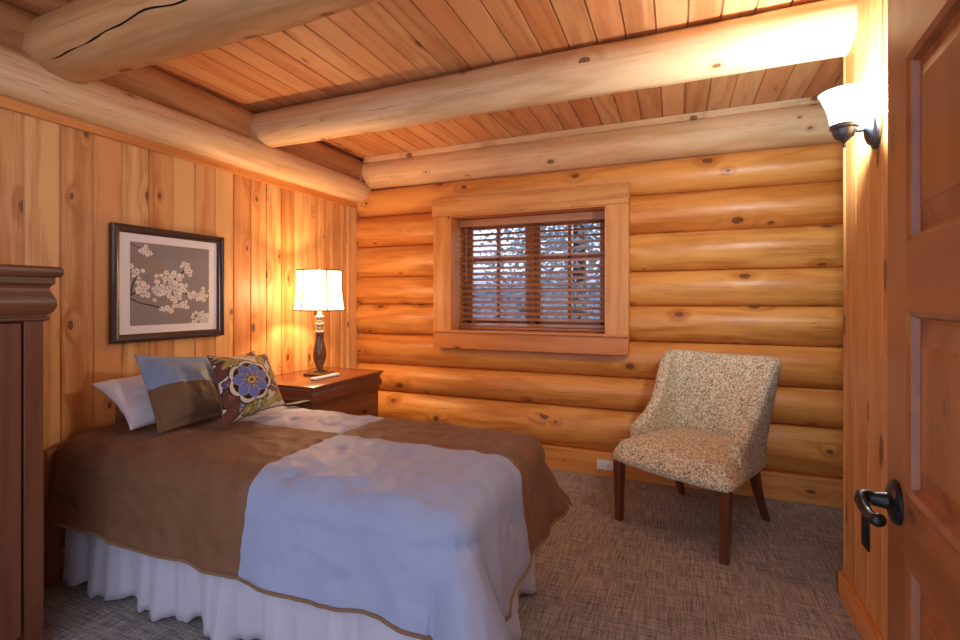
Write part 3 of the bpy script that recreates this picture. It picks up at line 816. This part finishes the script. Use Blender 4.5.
def floral(u, v):
    cream, dk, br, rd, ol, gr, bl_, gd, pu = [LINEAR(x) for x in ('c9bfa8', '2a1c1c', '5c3a30', '7a4038', '8d8240', '6f7350', '6672b0', 'c0a660', '5c4a78')]
    C = Canvas(u, v, cream)
    C.leaf(.10, .92, .20, .12, -.6, [(1, dk), (.88, br)], cream)
    C.leaf(.06, .72, .17, .10, .9, [(1, dk), (.88, br)], rd)
    for k in range(5): C.leaf(.23+.10*cos(k*1.257), .86+.10*sin(k*1.257), .11, .045, k*1.257, [(1, gr), (.7, ol)], gd)
    C.leaf(.62, .95, .16, .05, .2, [(1, gr), (.7, cream)], gr)
    C.flower(.86, .90, .13, 5, [(1, dk), (.9, rd), (.3, br)], depth=.3)
    C.leaf(.72, .82, .13, .09, 1.2, [(1, dk), (.85, ol)], gd)
    C.leaf(.92, .72, .14, .07, 1.9, [(1, dk), (.85, pu)], cream)
    C.flower(.10, .50, .10, 5, [(1, dk), (.85, pu), (.25, gd)])
    C.flower(.10, .33, .15, 6, [(1, dk), (.9, br), (.28, rd)], depth=.2)
    C.leaf(.12, .12, .20, .11, .5, [(1, dk), (.9, br)], rd)
    C.leaf(.26, .20, .15, .06, 1.1, [(1, dk), (.85, pu)], cream)
    C.flower(.33, .07, .10, 7, [(1, dk), (.85, ol), (.28, gd)])
    C.leaf(.52, .19, .22, .13, 1.35, [(1, dk), (.9, ol), (.55, gr)], cream, .12)
    C.leaf(.33, .34, .10, .045, .3, [(1, gr)], cream)
    C.leaf(.78, .34, .17, .10, -.5, [(1, dk), (.88, rd), (.6, br)], cream, .10)
    C.leaf(.86, .55, .15, .085, .9, [(1, dk), (.86, ol)], gd)
    C.leaf(.90, .16, .18, .10, .4, [(1, gr), (.86, ol)], gd, .1)
    C.leaf(.70, .08, .14, .055, .4, [(1, gr), (.7, gd)], ol)
    C.leaf(.97, .40, .13, .05, 1.5, [(1, ol)], gd)
    # the big blue flower
    C.flower(.43, .49, .36, 7, [(1, dk), (.945, cream), (.80, dk)], rot=.2, depth=.16, sharp=.7)
    for k in range(7):
        a = k*2*pi/7+.25
        C.leaf(.43+.165*cos(a), .49+.165*sin(a), .122, .09, a, [(1, gd), (.90, bl_)])
        C.leaf(.43+.09*cos(a), .49+.09*sin(a), .06, .02, a, [(1, dk), (.6, gd)])
    C.flower(.43, .49, .075, 8, [(1, dk), (.85, gd)], depth=.1); C.flower(.43, .49, .1, 8, [(.3, rd)])
    return C.c
pillow('floral_pillow', [(-2.17, 1.88, .71), (-2.17, 2.13, .71), (-2.40, 2.20, .985), (-2.38, 1.87, .985)], .09, 'floral',
       'floral print pillow standing behind, only its top edge showing', n=90, seed=4, colors=floral, pinch=.06, piping='trim_brown', pw=.5)
pillow('floral_pillow', [(-1.945, 1.605, .705), (-1.985, 2.025, .728), (-2.215, 2.12, .985), (-2.165, 1.70, 1.02)], .13, 'floral',
       'front floral print pillow with a large blue flower', n=170, seed=6, colors=floral, pinch=.055, piping='trim_brown', pw=.5, bulge_back=.6)

# small black remote lying on the bed
b = MB()
b.box(-.075, .075, -.019, .019, .694, .708, T=Matrix.Translation((-2.03, 2.17, 0)) @ Matrix.Rotation(radians(75), 4, 'Z'))
t_ = tag(b.build('remote_control', 'black_plastic', bevel=.004), 'small black remote lying on the blue bed corner beside floral pillow', 'remote')
b = MB()
for k in range(5): b.box(-.065+k*.022, -.053+k*.022, -.013, .013, .708, .7095, T=Matrix.Translation((-2.03, 2.17, 0)) @ Matrix.Rotation(radians(75), 4, 'Z'))
b.build('buttons', 'grey_plastic', t_)

# ------------------------------------------------------------------ nightstand
nx0, nx1, ny0, ny1, NZ = -2.665, -2.115, 2.385, 3.105, .760
ns_ = thing('nightstand', ((nx0+nx1)/2, (ny0+ny1)/2, 0), 'reddish cherry nightstand in the corner beyond the bed', 'nightstand')
b = MB(); b.loft_rect(nx0+.02, nx1, ny0, ny1, [(.018, NZ-.020), (.024, NZ-.018), (.028, NZ-.010), (.026, NZ-.003), (.020, NZ)], r=.2); b.build('top', 'cherry', ns_, ang=40)
b = MB(); b.loft_rect(nx0+.02, nx1, ny0, ny1, [(0, NZ-.135), (.008, NZ-.135), (.010, NZ-.128), (.004, NZ-.124), (.004, NZ-.120), (.016, NZ-.108), (.020, NZ-.092), (.018, NZ-.070), (.008, NZ-.048), (.006, NZ-.040), (.014, NZ-.034), (.016, NZ-.020)], r=.5); b.build('cornice', 'cherry', ns_, ang=40)
b = MB(); b.box(nx0+.02, nx1, ny0, ny1, .08, NZ-.135, g=2, r=.4)
for y in (ny0, ny1-.06):
    for x in (nx0+.02, nx1-.06): b.box(x, x+.06, y, y+.06, 0, .08, r=.4)
b.build('body', 'cherry', ns_, bevel=.003)
for k in range(2):
    z0 = .12+k*.25
    b = MB(); b.box(nx1-.004, nx1+.008, ny0+.035, ny1-.035, z0, z0+.235, g=1, r=.3); d = b.build('drawer', 'cherry', ns_, bevel=.004)
    for y in (ny0+.2, ny1-.2):
        b = MB(); b.lathe([(.004, 0), (.006, .010), (.012, .015), (.013, .02), (.001, .026)], (nx1+.008, y, z0+.12), 18, T=Matrix.Rotation(radians(90), 4, 'Y')); b.build('knob', 'bronze', d)
T = Matrix.Translation((-2.245, 2.66, 0)) @ Matrix.Rotation(radians(88), 4, 'Z')
b = MB(); b.box(-.125, .125, -.021, .021, NZ+.001, NZ+.021, T=T)
w_ = tag(b.build('remote_control', 'white_plastic', bevel=.007), 'white remote lying on the nightstand in front of the lamp', 'remote')
b = MB()
for k in range(6):
    for q in range(2): b.box(-.09+k*.024, -.076+k*.024, -.012+q*.014, -.002+q*.014, NZ+.021, NZ+.0225, T=T)
b.build('buttons', 'grey_plastic', w_)

# ------------------------------------------------------------------ table lamp
lx, ly = -2.385, 2.765
lamp = thing('table_lamp', (lx, ly, NZ), 'lit table lamp with turned wood base and cream shade on the nightstand', 'lamp')
b = MB(); b.loft_rect(lx-.066, lx+.066, ly-.066, ly+.066, [(.012, NZ+.001), (.012, NZ+.014), (.006, NZ+.020), (0, NZ+.026)], r=.4); b.build('base', 'lamp_wood', lamp, ang=30)
b = MB(); b.lathe([(.050, NZ+.026), (.050, NZ+.031), (.030, NZ+.038), (.022, NZ+.048), (.026, NZ+.056), (.024, NZ+.062), (.034, NZ+.085), (.044, NZ+.115), (.0475, NZ+.145), (.045, NZ+.180), (.036, NZ+.225), (.030, NZ+.262), (.029, NZ+.285), (.033, NZ+.297)], (lx, ly, 0), 36)
b.build('body', 'lamp_wood', lamp, ang=60)
def bead(z, r, h): return [(r*.62, z), (r*.88, z+h*.15), (r, z+h*.4), (r, z+h*.6), (r*.88, z+h*.85), (r*.62, z+h)]
pr = bead(NZ+.297, .040, .028) + bead(NZ+.328, .026, .020) + bead(NZ+.350, .036, .030) + bead(NZ+.382, .024, .018) + bead(NZ+.402, .033, .028) + [(.016, NZ+.435), (.012, NZ+.50)]
b = MB(); b.lathe(pr, (lx, ly, 0), 36); b.build('collar', 'lamp_bead', lamp, ang=60)
sz0, sz1 = 1.226, 1.512
def shade_r(t): return .177 - .020*t - .012*sin(pi*t)*.8
b = MB()
def shf(i, j):
    a = 2*pi*i/72; t = j/14; R = shade_r(t)*(1-.012*(1-abs(cos(3*(a+.25)))))
    return (lx+R*cos(a), ly+R*sin(a), sz0+(sz1-sz0)*t), (a, t)
b.grid(shf, 72, 15, closed_i=True); sh = b.build('lamp_shade', 'shade', lamp, ang=180)
b = MB()
for t in (0, 1):
    b.tube([(lx+(shade_r(t)+.001)*cos(a), ly+(shade_r(t)+.001)*sin(a), sz0+(sz1-sz0)*t) for a in [2*pi*k/72 for k in range(73)]], .0042, 8, caps=False)
view = math.atan2(-ly, -lx)
for k in range(6):
    a = view + radians(14.5+2) + k*pi/3
    b.tube([(lx+(shade_r(t)+.001)*cos(a), ly+(shade_r(t)+.001)*sin(a), sz0+(sz1-sz0)*t) for t in [q/10 for q in range(11)]], .0036, 6)
b.build('trim', 'trim_brown', sh, ang=180)
b = MB(); b.lathe([(.003, sz1-.03), (.004, sz1), (.010, sz1+.004), (.006, sz1+.010), (.009, sz1+.016), (.001, sz1+.024)], (lx, ly, 0), 20); b.build('finial', 'lamp_bead', lamp)
b = MB()
for k in range(3):
    a = k*2*pi/3; b.tube([(lx, ly, sz1-.012), (lx+shade_r(1)*cos(a), ly+shade_r(1)*sin(a), sz1-.004)], .0015, 6)
b.build('spider', 'bronze', lamp)

# ------------------------------------------------------------------ picture
py0, py1, pz0, pz1 = 1.556, 2.212, 1.076, 1.698
PX = XL+.004
pic = thing('framed_picture', (PX, (py0+py1)/2, pz0), 'framed grey print of white blossom branches on the left wall', 'picture')
fw = .042
b = MB()
prof = [(0, 0), (0, .028), (.006, .033), (.014, .033), (.018, .027), (.026, .024), (.035, .018), (fw, .014), (fw, 0)]
bb = len(b.v)
for off, dpth in prof:
    for (y, z) in ((py0+off, pz0+off), (py1-off, pz0+off), (py1-off, pz1-off), (py0+off, pz1-off)): b.v.append((PX+dpth, y, z))
for i in range(len(prof)-1):
    for k in range(4):
        k2 = (k+1) % 4; q = [bb+i*4+k, bb+i*4+k2, bb+i*4+4+k2, bb+i*4+4+k]
        ax = 1 if k in (0, 2) else 2
        b.face(q, [(prof[i][0] if n_ < 2 else prof[i+1][0], b.v[j][ax]) for n_, j in enumerate(q)], .5)
b.build('frame', 'frame_wood', pic, ang=30)
b = MB(); b.box(PX, PX+.010, py0+.03, py1-.03, pz0+.03, pz1-.03); b.build('mat', 'mat_board', pic, smooth=False)
mw, mwz = .096, .086
def blossoms(u, v):
    grey = np.array(LINEAR('8f8a8a'))
    C = Canvas(u, v, tuple(grey))
    for i in range(len(u)):
        n1 = mnoise.noise(Vector((u[i]*2.2, v[i]*2.2, 1))); n2 = mnoise.noise(Vector((u[i]*5, v[i]*5, 8)))
        C.c[i] *= 1+.12*n1
        wm = max(0, n2-.12)*.8
        C.c[i] = C.c[i]*(1-wm) + np.array(LINEAR('a08058'))*wm
    br = LINEAR('2c2220')
    def stroke(pts_, w):
        for (x0, y0), (x1, y1) in zip(pts_, pts_[1:]):
            dx, dy = x1-x0, y1-y0; t = np.clip(((u-x0)*dx+(v-y0)*dy)/(dx*dx+dy*dy), 0, 1)
            C.fill(np.hypot(u-x0-t*dx, v-y0-t*dy) < w, br)
    stroke([(0, .36), (.10, .42), (.25, .45), (.42, .52), (.55, .58), (.68, .72)], .011)
    stroke([(0, .33), (.10, .27), (.25, .24), (.42, .19)], .008)
    stroke([(0, .36), (.03, .50), (.10, .66)], .008)
    stroke([(.3, .46), (.5, .40), (.62, .28)], .008)
    stroke([(.50, .46), (.75, .36), (.98, .40)], .006)
    stroke([(0, .98), (.08, .94), (.2, .90)], .005)
    rng = random.Random(4)
    wh = np.array(LINEAR('f6efe6'))
    spots = []
    def cl(cx, cy, sx, sy, n, ang=0):
        for _ in range(n):
            a, q = rng.gauss(0, sx), rng.gauss(0, sy)
            spots.append((cx+a*cos(ang)-q*sin(ang), cy+a*sin(ang)+q*cos(ang)))
    cl(.15, .90, .05, .025, 9); cl(.06, .66, .04, .05, 8, .5); cl(.13, .44, .05, .06, 20); cl(.30, .43, .08, .05, 32); cl(.48, .47, .08, .06, 32, .3)
    cl(.46, .58, .06, .04, 16); cl(.62, .50, .04, .06, 12); cl(.70, .70, .035, .05, 14, .3); cl(.60, .30, .07, .03, 14, -.6); cl(.76, .37, .05, .03, 11); cl(.86, .33, .05, .02, 10); cl(.93, .40, .03, .03, 8)
    cl(.42, .19, .05, .025, 11, .3); cl(.86, .07, .06, .035, 16); cl(.96, .08, .03, .04, 8)
    for (x, y) in spots:
        r_ = rng.uniform(.022, .038); k = rng.uniform(.86, 1.05); a = rng.uniform(0, 6)
        C.flower(x, y, r_*1.12, 5, [(1, tuple(grey*.6))], rot=a, depth=.3)
        C.flower(x, y, r_, 5, [(1, tuple(np.minimum(1, wh*k)))], rot=a, depth=.35)
        C.fill(np.hypot(u-x, v-y) < r_*.22, LINEAR('6a5648'))
    return C.c
nb_ = 190
b = MB(); b.grid(lambda i, j: ((PX+.0112, py0+mw+(py1-py0-2*mw)*i/(nb_-1), pz0+mwz+(pz1-pz0-2*mwz)*j/(nb_-1)), (i/nb_, j/nb_)), nb_, nb_)
pr_ = b.build('print', 'print', pic, smooth=False)
U, V = np.meshgrid(np.linspace(0, 1, nb_), np.linspace(0, 1, nb_), indexing='ij'); paint(pr_, blossoms(U.ravel(), V.ravel()))
b = MB(); b.box(PX+.0128, PX+.0134, py0+.036, py1-.036, pz0+.036, pz1-.036); b.build('glazing', 'glass', pic, smooth=False)

# ------------------------------------------------------------------ chair
cc = Vector((.085, 3.045, 0)); cf = Vector((-.47, -.8827, 0)).normalized(); cs = Vector((-cf.y, cf.x, 0))
if cs.x < 0: cs = -cs
ch = thing('slipper_chair', cc, 'beige tweed upholstered chair with scooped sides standing by the log wall', 'chair')
def cp(a, bb, z): return cc + cs*a*1.02 + cf*bb + Vector((0, 0, z))
# seat: rounded block, wider in front
b = MB()
nu, nvv = 36, 36
def sw(v): return .268 + (.332-.268)*sm(v*1.1)          # half width from back (0) to front (1)
def seat(top):
    def fn(i, j):
        u = -1+2*i/(nu-1); v = j/(nvv-1)
        # superelliptic plan
        bb = -.27 + v*.612
        w = sw(v)
        ef = max(0, (v-.80)/.20)
        w2 = w*(1-.06*ef**3)
        a = u*w2
        bb -= .035*u*u*ef                                  # front edge bows out in the middle
        bb += 0
        edge = (1-abs(u)**6)*(1-(max(0, 2*v-1))**10)
        zt = .470 + .045*(1-u*u)*sin(pi*min(1, v*.85+.12)) 
        rim = max(abs(u), max(0, 2*v-1))
        if top: z = zt - .055*sm((rim-.84)/.16)**1.5
        else: z = .358
        return cp(a, bb, z), (a, bb)
    return fn
b.grid(seat(True), nu, nvv)
n0 = nu*nvv
b.grid(seat(False), nu, nvv); 
def i2(i, j): return i*nvv+j
rim = [(i, 0) for i in range(nu)] + [(nu-1, j) for j in range(1, nvv)] + [(i, nvv-1) for i in range(nu-2, -1, -1)] + [(0, j) for j in range(nvv-2, 0, -1)]
# bulging side band
mid = []
ctr = cp(0, .04, 0)
for (i, j) in rim:
    t_ = Vector(b.v[i2(i, j)]); l_ = Vector(b.v[n0+i2(i, j)])
    o_ = Vector((t_.x-ctr.x, t_.y-ctr.y, 0)).normalized()
    row = [i2(i, j)]
    for k in (1, 2, 3):
        f = k/4; p = t_.lerp(l_, f) + o_*.012*sin(pi*f); row.append(b.vert(p))
    row.append(n0+i2(i, j)); mid.append(row)
ar_ = 0
for q in range(len(rim)):
    r1, r2 = mid[q], mid[(q+1) % len(rim)]
    p1, p2 = Vector(b.v[r1[0]]), Vector(b.v[r2[0]]); l_ = (p2-p1).length
    for k in range(4): b.face([r1[k], r1[k+1], r2[k+1], r2[k]], [(ar_, k*.03), (ar_, k*.03+.03), (ar_+l_, k*.03+.03), (ar_+l_, k*.03)])
    ar_ += l_
b.build('seat', 'tweed', ch, ang=70)
# wrap-around back: U plan from arm tip to arm tip
half = [(.306, .115), (.304, .06), (.300, 0), (.296, -.07), (.290, -.15), (.283, -.22), (.272, -.275), (.245, -.305), (.19, -.315), (.12, -.322), (.06, -.326), (0, -.328)]
plan = [(-a, q) for a, q in half] + [(a, q) for a, q in half[::-1][1:]]
# densify
def dens(pts, k):
    out = []
    P_ = [Vector((p[0], p[1], 0)) for p in pts]
    for i in range(len(P_)-1):
        p0, p1, p2, p3 = P_[max(i-1, 0)], P_[i], P_[i+1], P_[min(i+2, len(P_)-1)]
        for q in range(k):
            t = q/k
            out.append(.5*((2*p1)+(p2-p0)*t+(2*p0-5*p1+4*p2-p3)*t*t+(3*p1-p0-3*p2+p3)*t**3))
    out.append(P_[-1]); return out
pd = dens(plan, 4); npd = len(pd)
al = [0]
for i in range(1, npd): al.append(al[-1]+(pd[i]-pd[i-1]).length)
Lt = al[-1]
def toph(s_):
    d = min(s_, Lt-s_)         # distance from arm tip
    pts_ = [(0, .545), (.06, .57), (.12, .60), (.18, .642), (.225, .69), (.265, .77), (.30, .86), (.33, .93), (.36, .955), (.40, .963), (.5, .96), (1.2, .94)]
    for (x0, y0), (x1, y1) in zip(pts_, pts_[1:]):
        if d <= x1: t = (d-x0)/(x1-x0); return y0+(y1-y0)*t
    return pts_[-1][1]
NS = 26
th = .076
def shell(i, j):
    p = pd[i]; tng = (pd[min(i+1, npd-1)]-pd[max(i-1, 0)]).normalized(); nrm = Vector((tng.y, -tng.x, 0))   # outward
    if nrm.dot(p - Vector((0, .1, 0))) < 0: nrm = -nrm
    d = min(al[i], Lt-al[i]); zt = toph(al[i]); z0 = .352
    tip = sm(d/.05)
    hth = th/2*(.78+.22*tip)
    k_in = 11
    if j < k_in: t = j/(k_in-1); off = -hth; z = z0+(zt-hth-z0)*t                       # inner face going up
    elif j < NS-k_in: 
        q = (j-k_in+1)/(NS-2*k_in+1); an = pi*q; off = -hth*cos(an); z = zt-hth+hth*sin(an)
    else: t = 1-(j-(NS-k_in))/(k_in-1); off = hth; z = z0+(zt-hth-z0)*t
    bk = sm((d-.18)/.30)
    rake = -(max(0, z-.42))*(.205*bk+.03) 
    flare = max(0, z-.45)*.115*sm((d-.12)/.3)*(p.x/.28)
    # soft cushion on inner face
    cush = .018*bk*sin(pi*min(1, max(0, (z-.45)/.48)))*(-1) if off < 0 else .006*bk
    q = p + nrm*(off + (cush if off < 0 else 0))
    return cp((q.x+flare)*.945-.014, q.y+rake, z), (al[i], j*.045 if j < k_in else j*.045)
b = MB()
bb = b.grid(shell, npd, NS)
for row, fl in ((0, 1), (npd-1, 0)):
    q = [bb+row*NS+k for k in range(NS)]; b.face(q[::-1] if fl else q, [(b.v[i][0]+b.v[i][1], b.v[i][2]) for i in (q[::-1] if fl else q)])
for i in range(npd-1):
    b.face([bb+i*NS, bb+i*NS+NS-1, bb+(i+1)*NS+NS-1, bb+(i+1)*NS])
b.build('backrest', 'tweed', ch, ang=75)
def sqleg(top, bot, w0, w1, curve=0):
    b = MB(); n_ = 9; base_ = len(b.v)
    for i in range(n_):
        t = i/(n_-1); a = top[0]+(bot[0]-top[0])*t; q = top[1]+(bot[1]-top[1])*(t**(1+curve)); z = top[2]*(1-t); w = (w0+(w1-w0)*t)/2
        for (da, dq) in ((-w, -w), (w, -w), (w, w), (-w, w)): b.v.append(tuple(cp(a+da, q+dq, z)))
    for i in range(n_-1):
        for k in range(4):
            k2 = (k+1) % 4; z0, z1 = b.v[base_+i*4][2], b.v[base_+i*4+4][2]
            b.face([base_+i*4+k, base_+i*4+4+k, base_+i*4+4+k2, base_+i*4+k2], [(k*.05, z0), (k*.05, z1), (k*.05+.05, z1), (k*.05+.05, z0)])
    b.face([base_+3, base_+2, base_+1, base_][::-1]); e = base_+(n_-1)*4; b.face([e, e+1, e+2, e+3][::-1])
    b.build('leg', 'leg', ch, ang=30, bevel=.003)
sqleg((-.302, .272, .365), (-.298, .282, 0), .052, .037); sqleg((.298, .272, .365), (.296, .286, 0), .052, .037)
sqleg((-.235, -.235, .365), (-.245, -.365, 0), .050, .034, .7); sqleg((.235, -.235, .365), (.250, -.385, 0), .050, .034, .7)

# ------------------------------------------------------------------ wall lamp on the right partition
sy, szc = 2.165, 1.927
sxc = XR-.096
sc_ = thing('wall_lamp', (XR, sy, szc), 'lit wall sconce with white bell glass shade and dark bronze mount on right wall', 'wall lamp')
b = MB()
T = Matrix.Diagonal((1, 1, 1, 1)) @ Matrix.Rotation(radians(-90), 4, 'Y') @ Matrix.Diagonal((1.18, .84, 1, 1))
b.lathe([(.064, 0), (.064, .006), (.060, .010), (.054, .013), (.050, .022), (.034, .031), (.012, .036), (.001, .037)], (XR, sy, szc), 40, T=T); b.build('backplate', 'bronze2', sc_, ang=30)
b = MB(); b.tube([(XR-.03, sy, szc-.004), (sxc+.02, sy, szc-.004), (sxc, sy, szc-.004)], .0055, 10); b.build('arm', 'bronze2', sc_)
b = MB(); b.lathe([(.001, szc-.062), (.005, szc-.058), (.006, szc-.050), (.004, szc-.044), (.012, szc-.036), (.030, szc-.022), (.037, szc-.004), (.037, szc+.006), (.045, szc+.010), (.045, szc+.024), (.036, szc+.026), (.034, szc+.012), (.001, szc+.008)], (sxc, sy, 0), 36); b.build('cup', 'bronze2', sc_, ang=40)
b = MB()
gp = [(.038, 0), (.042, .012), (.047, .034), (.051, .056), (.058, .080), (.068, .104), (.074, .120), (.081, .130)]
zb0 = szc+.014
prof = [(r_, zb0+z_) for r_, z_ in gp]
b.lathe(prof, (sxc, sy, 0), 48, caps=False); b.build('shade', 'shade_glass', sc_, ang=80)

# ------------------------------------------------------------------ outlets
oy, oz = 2.262, .41
ot = thing('wall_outlet', (XR-.004, oy, oz-.06), 'dark bronze outlet plate on the right wall below the door handle', 'outlet')
b = MB(); b.box(XR-.007, XR-.001, oy-.037, oy+.037, oz-.060, oz+.060); b.build('plate', 'bronze', ot, bevel=.003)
for dz in (-.022, .022):
    b = MB(); b.box(XR-.010, XR-.006, oy-.016, oy+.016, oz+dz-.014, oz+dz+.014); b.build('receptacle', 'black_plastic', ot, bevel=.003)
ox, oz = -.488, .088
yb_ = YB-.005
ot = thing('wall_outlet', (ox, yb_, oz-.036), 'white horizontal outlet plate on the board at the foot of the log wall', 'outlet')
b = MB(); b.box(ox-.059, ox+.059, yb_-.007, yb_-.0005, oz-.036, oz+.036); b.build('plate', 'white_plastic', ot, bevel=.003)
for dx in (-.022, .022):
    b = MB(); b.box(ox+dx-.014, ox+dx+.014, yb_-.010, yb_-.006, oz-.016, oz+.016); rc = b.build('receptacle', 'white_plastic', ot, bevel=.003)
    for dz in (-.007, .007):
        b = MB(); b.box(ox+dx-.004, ox+dx+.005, yb_-.0106, yb_-.0098, oz+dz-.0012, oz+dz+.0012); b.build('slot', 'dark', rc)

# ------------------------------------------------------------------ light
def plight(name, loc, watts, col, rad=.03):
    l = bpy.data.lights.new(name, 'POINT'); l.energy = watts; l.color = col; l.shadow_soft_size = rad
    o = bpy.data.objects.new(name, l); COL.objects.link(o); o.location = loc; return o
l1 = plight('lamp_bulb_light', (lx, ly, 1.36), 24, (1.0, .60, .30), .035)
l1.parent = lamp; l1.location = (0, 0, 1.36-NZ)
l2 = plight('sconce_bulb_light', (sxc, sy, 2.00), 37, (.86, .95, 1.0), .02)
l2.parent = sc_; l2.location = (sxc-XR, 0, 2.00-szc)

w = bpy.data.worlds.new('World'); SC.world = w; w.use_nodes = True
bg = w.node_tree.nodes['Background']; bg.inputs[0].default_value = (.73, .79, 1.0, 1); bg.inputs[1].default_value = 1.1

# ------------------------------------------------------------------ camera
cam = bpy.data.cameras.new('Camera'); co = bpy.data.objects.new('Camera', cam); COL.objects.link(co)
co.location = (0, 0, 1.3); co.rotation_euler = (radians(90), 0, radians(22.3))
cam.sensor_width = 36; cam.lens = 18.0; cam.shift_y = -20/960; cam.clip_start = .02
SC.camera = co
vs = SC.view_settings; vs.view_transform = 'Standard'; vs.look = 'None'; vs.gamma = 1; vs.exposure = .72
SC.cycles.max_bounces = 10; SC.cycles.diffuse_bounces = 6; SC.cycles.transparent_max_bounces = 12
SC.cycles.use_denoising = True

for o in bpy.data.objects:
    if '_o' in o: del o['_o']
